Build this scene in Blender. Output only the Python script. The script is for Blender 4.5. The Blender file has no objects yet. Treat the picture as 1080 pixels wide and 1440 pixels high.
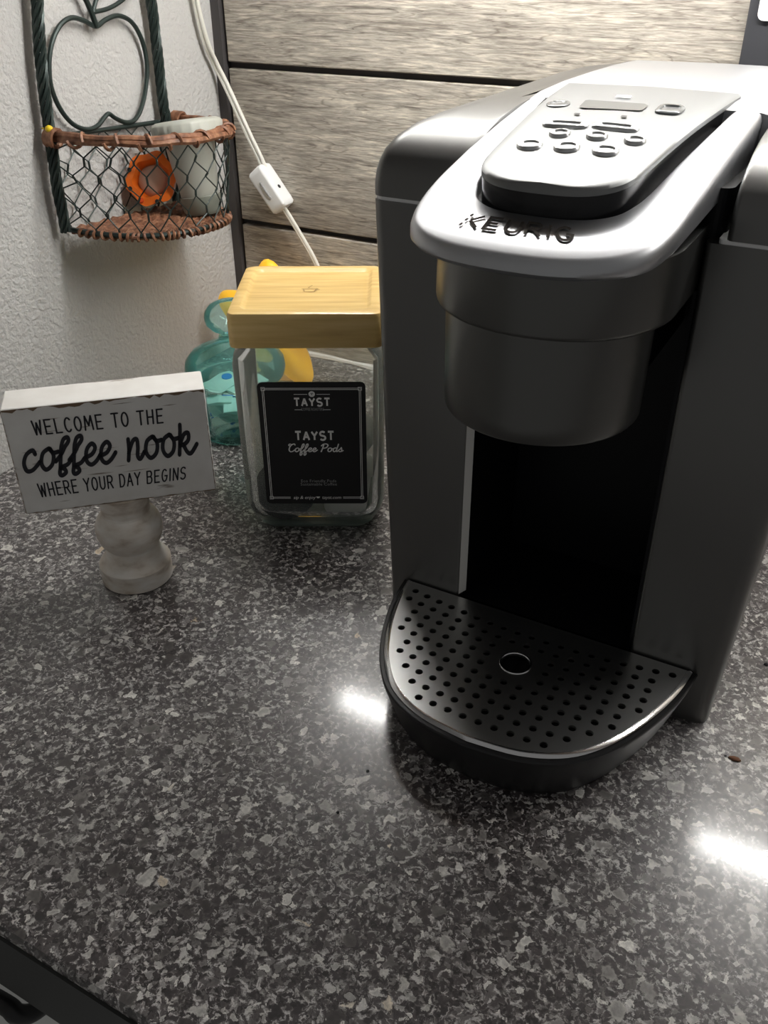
import bpy, bmesh, math, random
from mathutils import Vector, Matrix
random.seed(7)
S = bpy.context.scene
COL = S.collection
PI = math.pi

# ------------------------------------------------------------------ camera
CAM = Vector((0.66030, -0.83480, 0.41510)); YAW, PITCH, ROLL, FPX = 0.5087, -0.5665, -0.0059, 1268.2
fw = Vector((-math.sin(YAW)*math.cos(PITCH), math.cos(YAW)*math.cos(PITCH), math.sin(PITCH)))
r0 = Vector((math.cos(YAW), math.sin(YAW), 0)); u0 = r0.cross(fw)
rt = math.cos(ROLL)*r0 + math.sin(ROLL)*u0; up = -math.sin(ROLL)*r0 + math.cos(ROLL)*u0
cd = bpy.data.cameras.new('camera'); cam = bpy.data.objects.new('camera', cd); COL.objects.link(cam)
M = Matrix((rt, up, -fw)).transposed().to_4x4(); M.translation = CAM; cam.matrix_world = M
cd.sensor_fit = 'VERTICAL'; cd.sensor_height = 36.0; cd.lens = FPX*36.0/1440.0
cd.clip_start = 0.01; S.camera = cam

# ------------------------------------------------------------------ world, exposure
W = bpy.data.worlds.new('world'); S.world = W; W.use_nodes = True
W.node_tree.nodes['Background'].inputs[0].default_value = (1.0, 0.985, 0.96, 1)
W.node_tree.nodes['Background'].inputs[1].default_value = 0.16
S.view_settings.view_transform = 'Standard'; S.view_settings.look = 'None'
S.view_settings.gamma = 1.0; S.view_settings.use_curve_mapping = False
S.view_settings.exposure = 0.0
STRIP_EMIT = 74.0

# ------------------------------------------------------------------ pixel helpers (1080 x 1440 frame)
def ray(x, y): return fw + rt*((x-540)/FPX) - up*((y-720)/FPX)
def on(ax, val, x, y):
    d = ray(x, y); return CAM + d*((val-CAM[ax])/d[ax])
def onplane(P, n, x, y):
    d = ray(x, y); return CAM + d*((P-CAM).dot(n)/d.dot(n))
def onfn(f, x, y):          # first point along the ray where z falls under f(p)
    d = ray(x, y); lo, hi = .2, 1.4
    for _ in range(50):
        m = (lo+hi)/2; p = CAM+d*m
        if p.z > f(p): lo = m
        else: hi = m
    return CAM+d*lo

# ------------------------------------------------------------------ materials
def mat(name, col=(.5,.5,.5), rough=.5, metal=0., spec=.5, emit=None, estr=0., coat=0., trans=0., ior=1.45, aniso=0.):
    m = bpy.data.materials.new(name); m.use_nodes = True
    b = m.node_tree.nodes['Principled BSDF']
    b.inputs['Base Color'].default_value = (*col, 1); b.inputs['Roughness'].default_value = rough
    b.inputs['Metallic'].default_value = metal; b.inputs['Specular IOR Level'].default_value = spec
    b.inputs['Coat Weight'].default_value = coat; b.inputs['Transmission Weight'].default_value = trans
    b.inputs['IOR'].default_value = ior; b.inputs['Anisotropic'].default_value = aniso
    if emit: b.inputs['Emission Color'].default_value = (*emit, 1); b.inputs['Emission Strength'].default_value = estr
    return m
class NB:
    def __init__(s, m): s.m = m; s.t = m.node_tree; s.b = s.t.nodes['Principled BSDF']
    def n(s, typ, **kw):
        x = s.t.nodes.new(typ)
        for k, v in kw.items():
            if k in x.inputs: x.inputs[k].default_value = v
            else: setattr(x, k, v)
        return x
    def l(s, a, b): s.t.links.new(a, b)
    def coords(s, scale=(1,1,1), rot=(0,0,0)):
        c = s.n('ShaderNodeTexCoord'); m = s.n('ShaderNodeMapping'); s.l(c.outputs['Object'], m.inputs[0])
        m.inputs['Scale'].default_value = scale; m.inputs['Rotation'].default_value = rot; return m.outputs[0]
    def ramp(s, fac, stops, interp='LINEAR'):
        r = s.n('ShaderNodeValToRGB'); r.color_ramp.interpolation = interp
        e = r.color_ramp.elements
        while len(e) < len(stops): e.new(.5)
        for el, (p, c) in zip(e, stops): el.position = p; el.color = (*c, 1)
        s.l(fac, r.inputs[0]); return r.outputs[0]
    def mix(s, fac, a, b, mode='MIX'):
        x = s.n('ShaderNodeMix'); x.data_type = 'RGBA'; x.blend_type = mode
        for sock, v in ((x.inputs[0], fac), (x.inputs[6], a), (x.inputs[7], b)):
            if hasattr(v, 'links'): s.l(v, sock)
            else: sock.default_value = v if isinstance(v, (int, float)) else (*v, 1)
        return x.outputs[2]
    def bump(s, h, strength, dist=.001):
        x = s.n('ShaderNodeBump'); x.inputs['Strength'].default_value = strength; x.inputs['Distance'].default_value = dist
        s.l(h, x.inputs['Height']); s.l(x.outputs[0], s.b.inputs['Normal'])

MT = {}
# white orange-peel wall
k = NB(mat('wall_paint', (.57, .565, .55), .75)); v = k.coords()
n1 = k.n('ShaderNodeTexNoise', Scale=210., Detail=3., Roughness=.55); k.l(v, n1.inputs['Vector'])
k.bump(k.ramp(n1.outputs[0], [(.38, (0,0,0)), (.62, (1,1,1))]), .55, .0016); MT['wall'] = k.m
# wood look tile, object info random shifts the grain
def woodtile():
    k = NB(mat('wood_tile', rough=.6)); c = k.n('ShaderNodeTexCoord'); oi = k.n('ShaderNodeObjectInfo')
    ad = k.n('ShaderNodeVectorMath'); k.l(c.outputs['Object'], ad.inputs[0])
    sc = k.n('ShaderNodeVectorMath', operation='SCALE'); sc.inputs['Scale'].default_value = 37.
    cb = k.n('ShaderNodeCombineXYZ')
    for i in range(3): k.l(oi.outputs['Random'], cb.inputs[i])
    k.l(cb.outputs[0], sc.inputs[0]); k.l(sc.outputs[0], ad.inputs[1])
    def mp(s):
        m = k.n('ShaderNodeMapping'); m.inputs['Scale'].default_value = s; k.l(ad.outputs[0], m.inputs[0]); return m.outputs[0]
    big = k.n('ShaderNodeTexNoise', Scale=1., Detail=2., Distortion=.6); k.l(mp((3.5, 1, 16)), big.inputs['Vector'])
    fib = k.n('ShaderNodeTexNoise', Scale=1., Detail=6., Roughness=.7, Distortion=.9); k.l(mp((22, 5, 300)), fib.inputs['Vector'])
    fin = k.n('ShaderNodeTexNoise', Scale=1., Detail=3., Roughness=.6, Distortion=.4); k.l(mp((70, 5, 700)), fin.inputs['Vector'])
    crk = k.n('ShaderNodeTexNoise', Scale=1., Detail=3., Distortion=1.4); k.l(mp((7, 2, 85)), crk.inputs['Vector'])
    c1 = k.ramp(big.outputs[0], [(.3, (.29, .262, .232)), (.5, (.42, .388, .345)), (.7, (.56, .525, .465))])
    c2 = k.ramp(fib.outputs[0], [(.32, (.42, .40, .38)), (.5, (.95, .94, .92)), (.66, (1.5, 1.48, 1.42))])
    col = k.mix(.85, c1, c2, 'MULTIPLY')
    c3 = k.ramp(fin.outputs[0], [(.35, (.7, .69, .67)), (.65, (1.3, 1.3, 1.28))])
    col = k.mix(.7, col, c3, 'MULTIPLY')
    c4 = k.ramp(crk.outputs[0], [(.475, (1, 1, 1)), (.497, (.30, .27, .25)), (.503, (.30, .27, .25)), (.525, (1, 1, 1))])
    col = k.mix(.55, col, c4, 'MULTIPLY')
    k.l(col, k.b.inputs['Base Color']); k.bump(fib.outputs[0], .35, .0012)
    return k.m
MT['tile'] = woodtile()
MT['grout'] = mat('dark_grout', (.055, .05, .05), .9)
MT['trim'] = mat('dark_edge_trim', (.06, .055, .055), .7)
MT['caulk'] = mat('white_caulk', (.75, .74, .72), .6)
# speckled quartz
def quartz():
    k = NB(mat('speckled_quartz', rough=.36, spec=1.0, coat=.60)); v = k.coords()
    ds = k.n('ShaderNodeTexNoise', Scale=140., Detail=4., Roughness=.6); k.l(v, ds.inputs['Vector'])
    sub = k.n('ShaderNodeVectorMath', operation='SUBTRACT'); k.l(ds.outputs['Color'], sub.inputs[0]); sub.inputs[1].default_value = (.5, .5, .5)
    scl = k.n('ShaderNodeVectorMath', operation='SCALE'); k.l(sub.outputs[0], scl.inputs[0]); scl.inputs['Scale'].default_value = .0085
    ad = k.n('ShaderNodeVectorMath'); k.l(v, ad.inputs[0]); k.l(scl.outputs[0], ad.inputs[1])
    P = ad.outputs[0]
    def vor(scale, feat='F1'):
        x = k.n('ShaderNodeTexVoronoi', feature=feat); x.voronoi_dimensions = '3D'; x.inputs['Scale'].default_value = scale; k.l(P, x.inputs['Vector']); return x
    def chan(o, i): 
        s = k.n('ShaderNodeSeparateColor'); k.l(o, s.inputs[0]); return s.outputs[i]
    def mul(a, b):
        x = k.n('ShaderNodeMath', operation='MULTIPLY'); k.l(a, x.inputs[0]); k.l(b, x.inputs[1]); return x.outputs[0]
    # fine matrix
    f = vor(600.)
    base = k.ramp(chan(f.outputs['Color'], 0), [(0., (.022, .0185, .019)), (.56, (.048, .041, .0425)), (.78, (.10, .09, .09)), (.93, (.26, .25, .24)), (1., (.46, .45, .43))])
    nb = k.n('ShaderNodeTexNoise', Scale=260., Detail=4., Roughness=.65); k.l(P, nb.inputs['Vector'])
    base = k.mix(.75, base, k.ramp(nb.outputs[0], [(.34, (.35, .33, .33)), (.5, (1., 1., 1.)), (.66, (2.3, 2.25, 2.2))]), 'MULTIPLY')
    def chips(col, scale, thr, soft, stops, e0, e1):
        m = vor(scale); me = vor(scale, 'DISTANCE_TO_EDGE')
        mcol = k.ramp(chan(m.outputs['Color'], 1), stops)
        tex = k.ramp(nb.outputs[0], [(.3, (.62, .62, .62)), (.5, (1., 1., 1.)), (.7, (1.4, 1.4, 1.4))])
        mcol = k.mix(.8, mcol, tex, 'MULTIPLY')
        rim = k.ramp(me.outputs['Distance'], [(e0, (1.55, 1.55, 1.5)), (e1*1.8, (.85, .85, .85))])
        mcol = k.mix(.8, mcol, rim, 'MULTIPLY')
        mask = k.ramp(chan(m.outputs['Color'], 0), [(thr, (0,0,0)), (thr+.01, (1,1,1))]); edge = k.ramp(me.outputs['Distance'], [(e0, (0,0,0)), (e1, (1,1,1))])
        col = k.mix(mul(mask, edge), col, mcol)
        ol = k.ramp(me.outputs['Distance'], [(0., (0,0,0)), (e0*.6, (1,1,1)), (e0*1.3, (1,1,1)), (e1, (0,0,0))])
        om = k.ramp(chan(m.outputs['Color'], 2), [(.56, (0,0,0)), (.74, (1,1,1))]); og = k.ramp(nb.outputs[0], [(.50, (0,0,0)), (.60, (1,1,1))])
        return k.mix(mul(mul(ol, om), og), col, (.56, .545, .535))
    dark = [(0., (.036, .031, .032)), (.46, (.066, .057, .059)), (.66, (.11, .098, .099)), (.81, (.23, .22, .216)), (.93, (.50, .49, .47)), (1., (.72, .71, .68))]
    col = chips(base, 300., .50, 0, dark, .04, .12)
    col = chips(col, 190., .60, 0, dark, .06, .14)
    col = chips(col, 118., .83, 0, [(0., (.045, .039, .038)), (.5, (.09, .082, .08)), (.75, (.25, .24, .23)), (.9, (.50, .49, .47)), (.96, (.62, .61, .58)), (1., (.52, .42, .30))], .10, .18)
    k.l(col, k.b.inputs['Base Color']); k.b.inputs['Coat Roughness'].default_value = .12
    return k.m
MT['quartz'] = quartz()
# brewer finishes
MT['slate'] = mat('slate_metallic', (.170, .170, .165), .36, .95)
MT['black'] = mat('black_plastic', (.012, .012, .013), .38)
MT['gloss_black'] = mat('gloss_black_plastic', (.010, .010, .011), .22)
MT['cavity'] = mat('black_inner_plastic', (.006, .0065, .008), .45, spec=.25)
def brushed(name, col, rough, scale):
    k = NB(mat(name, col, rough, 1.)); n = k.n('ShaderNodeTexNoise', Scale=1., Detail=3.); k.l(k.coords(scale), n.inputs['Vector'])
    r = k.ramp(n.outputs[0], [(.3, (rough*.75,)*3), (.7, (rough*1.25,)*3)]); k.l(r, k.b.inputs['Roughness'])
    return k.m
MT['silver'] = mat('silver_handle', (.50, .51, .53), .42, 1.)
MT['lidsilver'] = mat('silver_panel', (.235, .24, .24), .48, 1.)
MT['collar'] = mat('brushed_collar', (.13, .13, .125), .33, 1.)
MT['plate'] = mat('steel_drip_plate', (.80, .80, .79), .30, 1.)
MT['plate_edge'] = mat('bright_plate_edge', (.75, .75, .76), .16, 1.)
MT['pale_strip'] = mat('pale_glint_strip', (.95, .94, .90), .35, spec=.5)  # pale colour stands in for light on the column edge
MT['seam'] = mat('seam_line', (.85, .85, .85), .4)
MT['button'] = mat('silver_button', (.62, .63, .64), .32, 1.)
MT['display'] = mat('grey_display', (.22, .23, .23), .15)
MT['dark_print'] = mat('dark_print', (.03, .03, .032), .5)
MT['deboss'] = mat('debossed_lettering', (.055, .05, .046), .9, .0, spec=.0)
MT['led'] = mat('lit_icon', (.9, .9, .9), .4, emit=(1, 1, 1), estr=1.2)
# jar things
def bamboo():
    k = NB(mat('bamboo', rough=.38, coat=.25)); n = k.n('ShaderNodeTexNoise', Scale=1., Detail=4., Distortion=.3); k.l(k.coords((14, 160, 160)), n.inputs['Vector'])
    k.l(k.ramp(n.outputs[0], [(.3, (.56, .355, .12)), (.5, (.68, .47, .17)), (.7, (.77, .56, .235))]), k.b.inputs['Base Color']); return k.m
MT['bamboo'] = bamboo()
def thin_glass(name, tint, ior=1.28, rough=.02, haze=None):
    m = bpy.data.materials.new(name); m.use_nodes = True; t = m.node_tree; t.nodes.clear()
    o = t.nodes.new('ShaderNodeOutputMaterial'); mx = t.nodes.new('ShaderNodeMixShader'); f = t.nodes.new('ShaderNodeFresnel'); f.inputs[0].default_value = ior
    a = t.nodes.new('ShaderNodeBsdfTransparent'); a.inputs[0].default_value = (*tint, 1)
    g = t.nodes.new('ShaderNodeBsdfGlossy'); g.inputs['Roughness'].default_value = rough; g.inputs[0].default_value = (1, 1, 1, 1)
    t.links.new(f.outputs[0], mx.inputs[0]); t.links.new(a.outputs[0], mx.inputs[1]); t.links.new(g.outputs[0], mx.inputs[2]); t.links.new(mx.outputs[0], o.inputs[0])
    if haze:
        h = t.nodes.new('ShaderNodeMixShader'); h.inputs[0].default_value = haze[0]; tr = t.nodes.new('ShaderNodeBsdfTranslucent'); tr.inputs[0].default_value = (*haze[1], 1); df = t.nodes.new('ShaderNodeBsdfDiffuse'); df.inputs[0].default_value = (*haze[1], 1); ad = t.nodes.new('ShaderNodeMixShader'); ad.inputs[0].default_value = .5
        t.links.new(tr.outputs[0], ad.inputs[1]); t.links.new(df.outputs[0], ad.inputs[2]); t.links.new(mx.outputs[0], h.inputs[1]); t.links.new(ad.outputs[0], h.inputs[2]); t.links.new(h.outputs[0], o.inputs[0])
    return m
MT['glass'] = thin_glass('clear_glass', (.975, .988, .982), 1.3, .02, (.075, (.88, .96, .92)))
MT['glass_base'] = thin_glass('thick_glass_base', (.84, .95, .89), 1.45, .03, (.34, (.80, .95, .87)))
MT['teal'] = thin_glass('teal_glass', (.85, .972, .96), 1.3, .02, (.10, (.30, .82, .78)))
MT['label'] = mat('matte_black_label', (.010, .010, .011), .45)
MT['label_print'] = mat('silver_print', (.95, .95, .93), .5)
MT['label_dim'] = mat('dim_print', (.36, .36, .36), .5)
MT['pod_black'] = mat('black_pod_lid', (.012, .015, .015), .35)
MT['pod_grey'] = mat('grey_pod_cup', (.78, .78, .76), .5)
MT['pod_white'] = mat('white_pod_lid', (.85, .85, .83), .4)
MT['packet'] = mat('pale_green_packet', (.72, .86, .80), .5)
MT['packet_yellow'] = mat('pale_yellow_packet', (.78, .78, .48), .5)
MT['packet_blue'] = mat('blue_print', (.02, .22, .72), .5)
# sign
def painted():
    k = NB(mat('distressed_white_paint', rough=.55)); v = k.coords((9, 60, 60))
    n = k.n('ShaderNodeTexNoise', Scale=1., Detail=5., Roughness=.65); k.l(v, n.inputs['Vector'])
    n2 = k.n('ShaderNodeTexNoise', Scale=38., Detail=4.); k.l(k.coords(), n2.inputs['Vector'])
    w = k.ramp(n2.outputs[0], [(.3, (.76, .74, .70)), (.7, (.86, .85, .82))])
    k.l(k.mix(k.ramp(n.outputs[0], [(.635, (0,0,0)), (.67, (.75,.75,.75))]), w, (.22, .17, .13)), k.b.inputs['Base Color']); return k.m
MT['paint'] = painted()
MT['worn'] = mat('worn_brown_edge', (.20, .135, .085), .7)
MT['ink'] = mat('charcoal_ink', (.018, .018, .024), .6)
def whitewash():
    k = NB(mat('whitewashed_wood', rough=.5)); n = k.n('ShaderNodeTexNoise', Scale=45., Detail=5.); k.l(k.coords((1, 1, 2.5)), n.inputs['Vector'])
    k.l(k.ramp(n.outputs[0], [(.3, (.46, .37, .29)), (.48, (.72, .66, .58)), (.7, (.86, .83, .78))]), k.b.inputs['Base Color']); return k.m
MT['whitewash'] = whitewash()
# basket
MT['wire'] = mat('dark_green_wire', (.028, .042, .038), .38, .35)
MT['twig'] = None
def twig():
    k = NB(mat('brown_twig', rough=.5)); n = k.n('ShaderNodeTexNoise', Scale=160., Detail=4.); k.l(k.coords(), n.inputs['Vector'])
    k.l(k.ramp(n.outputs[0], [(.3, (.10, .042, .024)), (.5, (.22, .095, .05)), (.72, (.36, .19, .11))]), k.b.inputs['Base Color']); return k.m
MT['twig'] = twig()
MT['pin'] = mat('yellow_pin', (.80, .58, .02), .3)
MT['cup_grey'] = mat('grey_green_plastic', (.42, .43, .38), .35)
MT['cup_dark'] = mat('grey_green_plastic_base', (.24, .26, .22), .4)
MT['orange'] = mat('orange_plastic', (.88, .18, .015), .35)
MT['orange_dark'] = mat('red_orange_plastic', (.62, .07, .01), .4)
MT['peach'] = mat('peach_plastic', (.62, .40, .30), .4)
MT['cord'] = mat('ivory_cord', (.78, .77, .70), .45)
MT['switch'] = mat('white_switch', (.84, .85, .84), .35)
MT['star'] = mat('yellow_star_shade', (.92, .52, .03), .4, emit=(1., .50, .03), estr=.35)
MT['panel'] = mat('dark_grey_panel', (.040, .041, .046), .5)
MT['white_plate'] = mat('white_plate', (.85, .85, .84), .4)
MT['crumb'] = mat('brown_crumb', (.13, .055, .025), .8); MT['speck'] = mat('dark_speck', (.01, .01, .012), .8)
MT['edge_dark'] = mat('near_black_edge', (.016, .018, .017), .45)
MT['cabinet'] = mat('brown_cabinet', (.20, .135, .09), .5)
MT['grey_drawer'] = mat('grey_drawer', (.70, .71, .69), .5)
MT['lamp_housing'] = mat('white_lamp_housing', (.8, .8, .8), .5)
MT['lamp'] = mat('lit_diffuser', (1, 1, 1), .5, emit=(1., .98, .945), estr=STRIP_EMIT)

# ------------------------------------------------------------------ mesh helpers
def obj(name, data, m=None, parent=None, smooth=False, kind=None):
    """data = (verts, faces) -> one mesh object"""
    vs, fs = data
    me = bpy.data.meshes.new(name); me.from_pydata([tuple(v) for v in vs], [], fs); me.update()
    bm = bmesh.new(); bm.from_mesh(me); bmesh.ops.recalc_face_normals(bm, faces=bm.faces[:]); bm.to_mesh(me); bm.free()
    if m: me.materials.append(MT[m])
    if smooth:
        for p in me.polygons: p.use_smooth = True
        if smooth != 'all': me.set_sharp_from_angle(angle=math.radians(smooth if smooth is not True else 40))
    o = bpy.data.objects.new(name, me); COL.objects.link(o)
    if parent: o.parent = parent
    if kind: o['kind'] = kind
    return o
def thing(name, label, cat, loc=(0,0,0), rz=0., group=None):
    o = bpy.data.objects.new(name, None); COL.objects.link(o); o.empty_display_size = .02
    o.location = loc; o.rotation_euler = (0, 0, rz); o['label'] = label; o['category'] = cat
    if group: o['group'] = group
    return o
def tag(o, label, cat, group=None):
    o['label'] = label; o['category'] = cat
    if group: o['group'] = group
    return o
def bevel(o, w, seg=3, ang=35):
    b = o.modifiers.new('bevel', 'BEVEL'); b.width = w; b.segments = seg; b.limit_method = 'ANGLE'; b.angle_limit = math.radians(ang)
    for p in o.data.polygons: p.use_smooth = True
    o.data.set_sharp_from_angle(angle=math.radians(40)); b.harden_normals = False
    return o
def join(*ds):
    V, F = [], []
    for vs, fs in ds:
        k = len(V); V += list(vs); F += [tuple(i+k for i in f) for f in fs]
    return V, F
def box(x0, x1, y0, y1, z0, z1):
    v = [(x0,y0,z0),(x1,y0,z0),(x1,y1,z0),(x0,y1,z0),(x0,y0,z1),(x1,y0,z1),(x1,y1,z1),(x0,y1,z1)]
    return v, [(3,2,1,0),(4,5,6,7),(0,1,5,4),(1,2,6,5),(2,3,7,6),(3,0,4,7)]
def loft(loops, cap0=True, cap1=True, closed=True):
    n = len(loops[0]); V = [tuple(p) for l in loops for p in l]; F = []
    for i in range(len(loops)-1):
        for j in range(n if closed else n-1):
            a = i*n+j; b = i*n+(j+1) % n; F.append((a, b, b+n, a+n))
    if cap0: F.append(tuple(reversed(range(n))))
    if cap1: F.append(tuple(range((len(loops)-1)*n, len(loops)*n)))
    return V, F
def lathe(prof, seg=40, cap0=True, cap1=True, c=(0,0)):
    return loft([[(c[0]+r*math.cos(2*PI*j/seg), c[1]+r*math.sin(2*PI*j/seg), z) for j in range(seg)] for r, z in prof], cap0, cap1)
def rrect(x0, x1, y0, y1, r, seg=5):
    """rounded rectangle, r = one radius or (x0y0, x1y0, x1y1, x0y1)"""
    if not isinstance(r, (tuple, list)): r = (r,)*4
    cs = [(x0+r[0], y0+r[0], PI, r[0]), (x1-r[1], y0+r[1], 1.5*PI, r[1]), (x1-r[2], y1-r[2], 0, r[2]), (x0+r[3], y1-r[3], .5*PI, r[3])]
    return [(cx+rr*math.cos(a+.5*PI*i/seg), cy+rr*math.sin(a+.5*PI*i/seg)) for cx, cy, a, rr in cs for i in range(seg+1)]
def catmull(pts, sub=6, closed=False):
    P = [Vector(p) for p in pts]; n = len(P); out = []
    for i in range(n if closed else n-1):
        a, b, c, d = (P[(i-1) % n], P[i], P[(i+1) % n], P[(i+2) % n]) if closed else (P[max(i-1, 0)], P[i], P[i+1], P[min(i+2, n-1)])
        for k in range(sub):
            t = k/sub; out.append(.5*((2*b)+(c-a)*t+(2*a-5*b+4*c-d)*t*t+(3*b-a-3*c+d)*t**3))
    if not closed: out.append(P[-1])
    return out
def tube(pts, r, seg=8, closed=False, flat=1.0, caps=True):
    """sweep a circle (or ellipse) along pts; r may be a list"""
    P = [Vector(p) for p in pts]; n = len(P); loops = []; prev = None
    for i in range(n):
        t = (P[(i+1) % n]-P[i-1]) if closed else (P[min(i+1, n-1)]-P[max(i-1, 0)])
        t.normalize()
        if prev is None: a = t.cross(Vector((0, 0, 1))); a = a if a.length > .05 else t.cross(Vector((1, 0, 0)))
        else: a = prev - t*prev.dot(t)
        a.normalize(); prev = a; b = t.cross(a); rr = r[i] if isinstance(r, (list, tuple)) else r
        loops.append([P[i]+a*rr*math.cos(2*PI*j/seg)+b*rr*flat*math.sin(2*PI*j/seg) for j in range(seg)])
    if closed:
        loops.append(loops[0]); return loft(loops, False, False)
    return loft(loops, caps, caps)
def holes_plate(outline, holes, z0, z1):
    """flat plate with round holes: outline 2D list, holes list of 2D loops"""
    bm = bmesh.new(); es = []
    for lp in [outline]+holes:
        vs = [bm.verts.new((p[0], p[1], z1)) for p in lp]
        es += [bm.edges.new((vs[i], vs[(i+1) % len(vs)])) for i in range(len(vs))]
    bmesh.ops.triangle_fill(bm, use_beauty=True, use_dissolve=False, edges=es)
    bm.verts.index_update(); V = [tuple(v.co) for v in bm.verts]; F = [tuple(v.index for v in f.verts) for f in bm.faces]
    bm.free(); k = 0
    for lp in [outline]+holes:
        b = len(V); n = len(lp); V += [(p[0], p[1], z0) for p in lp]
        F += [(k+i, k+(i+1) % n, b+(i+1) % n, b+i) for i in range(n)]; k += n
    return V, F

# ------------------------------------------------------------------ stroke lettering
def arc(cx, cy, rx, ry, a0, a1, n=10): return [(cx+rx*math.cos(math.radians(a0+(a1-a0)*i/n)), cy+ry*math.sin(math.radians(a0+(a1-a0)*i/n))) for i in range(n+1)]
CAPS = {   # unit height, natural width second
 'A': ([[(0,0),(.5,1),(1,0)], [(.2,.36),(.8,.36)]]), 'B': ([[(.06,0),(.06,1),(.6,1)]+arc(.6,.77,.3,.23,90,-90)+[(.06,.54)], [(.6,.54)]+arc(.6,.27,.36,.27,90,-90)+[(.06,0)]]),
 'C': ([arc(.52,.5,.48,.5,45,315,16)]), 'D': ([[(.06,0),(.06,1),(.4,1)]+arc(.4,.5,.55,.5,90,-90,14)+[(.06,0)]]),
 'E': ([[(.95,1),(.08,1),(.08,0),(.95,0)], [(.08,.52),(.8,.52)]]), 'G': ([arc(.52,.5,.48,.5,50,345,16)+[(1,.47),(.6,.47)]]),
 'H': ([[(.06,0),(.06,1)], [(.94,0),(.94,1)], [(.06,.5),(.94,.5)]]), 'I': ([[(.5,0),(.5,1)]]), 'L': ([[(.1,1),(.1,0),(.95,0)]]),
 'M': ([[(0,0),(.14,1),(.5,.3),(.86,1),(1,0)]]), 'N': ([[(.06,0),(.06,1),(.94,0),(.94,1)]]), 'O': ([arc(.5,.5,.48,.5,0,360,22)]),
 'R': ([[(.06,0),(.06,1),(.55,1)]+arc(.55,.74,.38,.26,90,-90)+[(.06,.48)], [(.5,.48),(.98,0)]]),
 'S': ([arc(.5,.75,.44,.25,35,255,12)[:-1]+arc(.5,.25,.46,.25,80,-150,12)]), 'T': ([[(0,1),(1,1)], [(.5,1),(.5,0)]]),
 'U': ([[(.06,1),(.06,.35)]+arc(.5,.35,.44,.35,180,360,12)+[(.94,1)]]), 'W': ([[(0,1),(.25,0),(.5,.85),(.75,0),(1,1)]]), 'Y': ([[(0,1),(.5,.5),(1,1)], [(.5,.5),(.5,0)]]),
 'K': ([[(.06,0),(.06,1)], [(.94,1),(.1,.48)], [(.35,.62),(.96,0)]]),
}
SCRIPT = {  # x-height 1, advance last
 'c': ([[(.72,.80),(.55,1.0),(.22,.82),(.10,.42),(.28,.04),(.62,.06),(1.0,.42)]], .95),
 'o': ([[(.52,1.0),(.2,.80),(.13,.32),(.40,0),(.74,.22),(.80,.68),(.55,1.0)], [(.60,.98),(.78,.78),(1.08,.80)]], 1.0),
 'f': ([[(-.06,.34),(.34,.80),(.62,1.52),(.56,2.0),(.34,1.86),(.24,1.1),(.20,.1),(.20,-.66),(.34,-.92),(.54,-.62),(.44,-.16),(.24,.02),(.60,.14),(.82,.36)]], .76),
 'e': ([[(.06,.36),(.48,.50),(.66,.80),(.46,1.0),(.18,.74),(.16,.24),(.42,0),(.72,.14),(.98,.46)]], .86),
 'n': ([[(.10,1.02),(.14,.5),(.10,0)], [(.12,.34),(.36,.88),(.60,.96),(.66,.60),(.64,.16),(.80,.02),(1.04,.34)]], 1.0),
 'k': ([[(.16,1.95),(.18,1.0),(.10,0)], [(.13,.42),(.40,.92),(.66,.98),(.66,.66),(.40,.46),(.20,.46)], [(.36,.46),(.56,.10),(.80,.02),(1.16,.42)]], 1.1),
 'C': ([[(1.12,1.72),(.98,2.0),(.60,1.90),(.22,1.30),(.16,.5),(.48,.02),(.94,.14),(1.24,.5)], [(.22,1.5),(-.05,1.66),(.06,1.98),(.36,1.92)]], 1.22),
 'P': ([[(.40,1.7),(.30,.8),(.16,0)], [(.0,1.5),(.3,1.92),(.86,2.0),(1.22,1.66),(1.0,1.06),(.36,.86)]], 1.28),
 'd': ([[(.74,.72),(.52,1.0),(.2,.80),(.13,.32),(.36,0),(.66,.2),(.82,.9),(.90,1.95)], [(.84,1.2),(.78,.3),(.90,0),(1.12,.3)]], 1.1),
 's': ([[(0,.3),(.40,.8),(.48,1.05),(.60,.66),(.66,.22),(.40,-.02),(.14,.14)], [(.5,.04),(.74,.1),(.95,.3)]], .8),
}
def caps_line(txt, wid, gap=.16, space=.5):
    """-> strokes in unit-height space, total width; wid = letter width / height"""
    out, x = [], 0.
    for ch in txt:
        if ch == ' ': x += space; continue
        w = wid*(.25 if ch == 'I' else 1.25 if ch in 'MW' else 1.)
        for st in CAPS[ch]: out.append([(x+a*w, b) for a, b in st])
        x += w+gap
    return out, x-gap
def script_line(txt, adv=1., space=.6, slant=0.):
    out, x = [], 0.
    for ch in txt:
        if ch == ' ': x += space; continue
        st, a = SCRIPT[ch]
        for s in st: out.append([(x+p.x*adv+slant*p.y, p.y) for p in catmull([(q[0], q[1], 0) for q in s], 5)])
        x += a*adv
    return out, x
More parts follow.
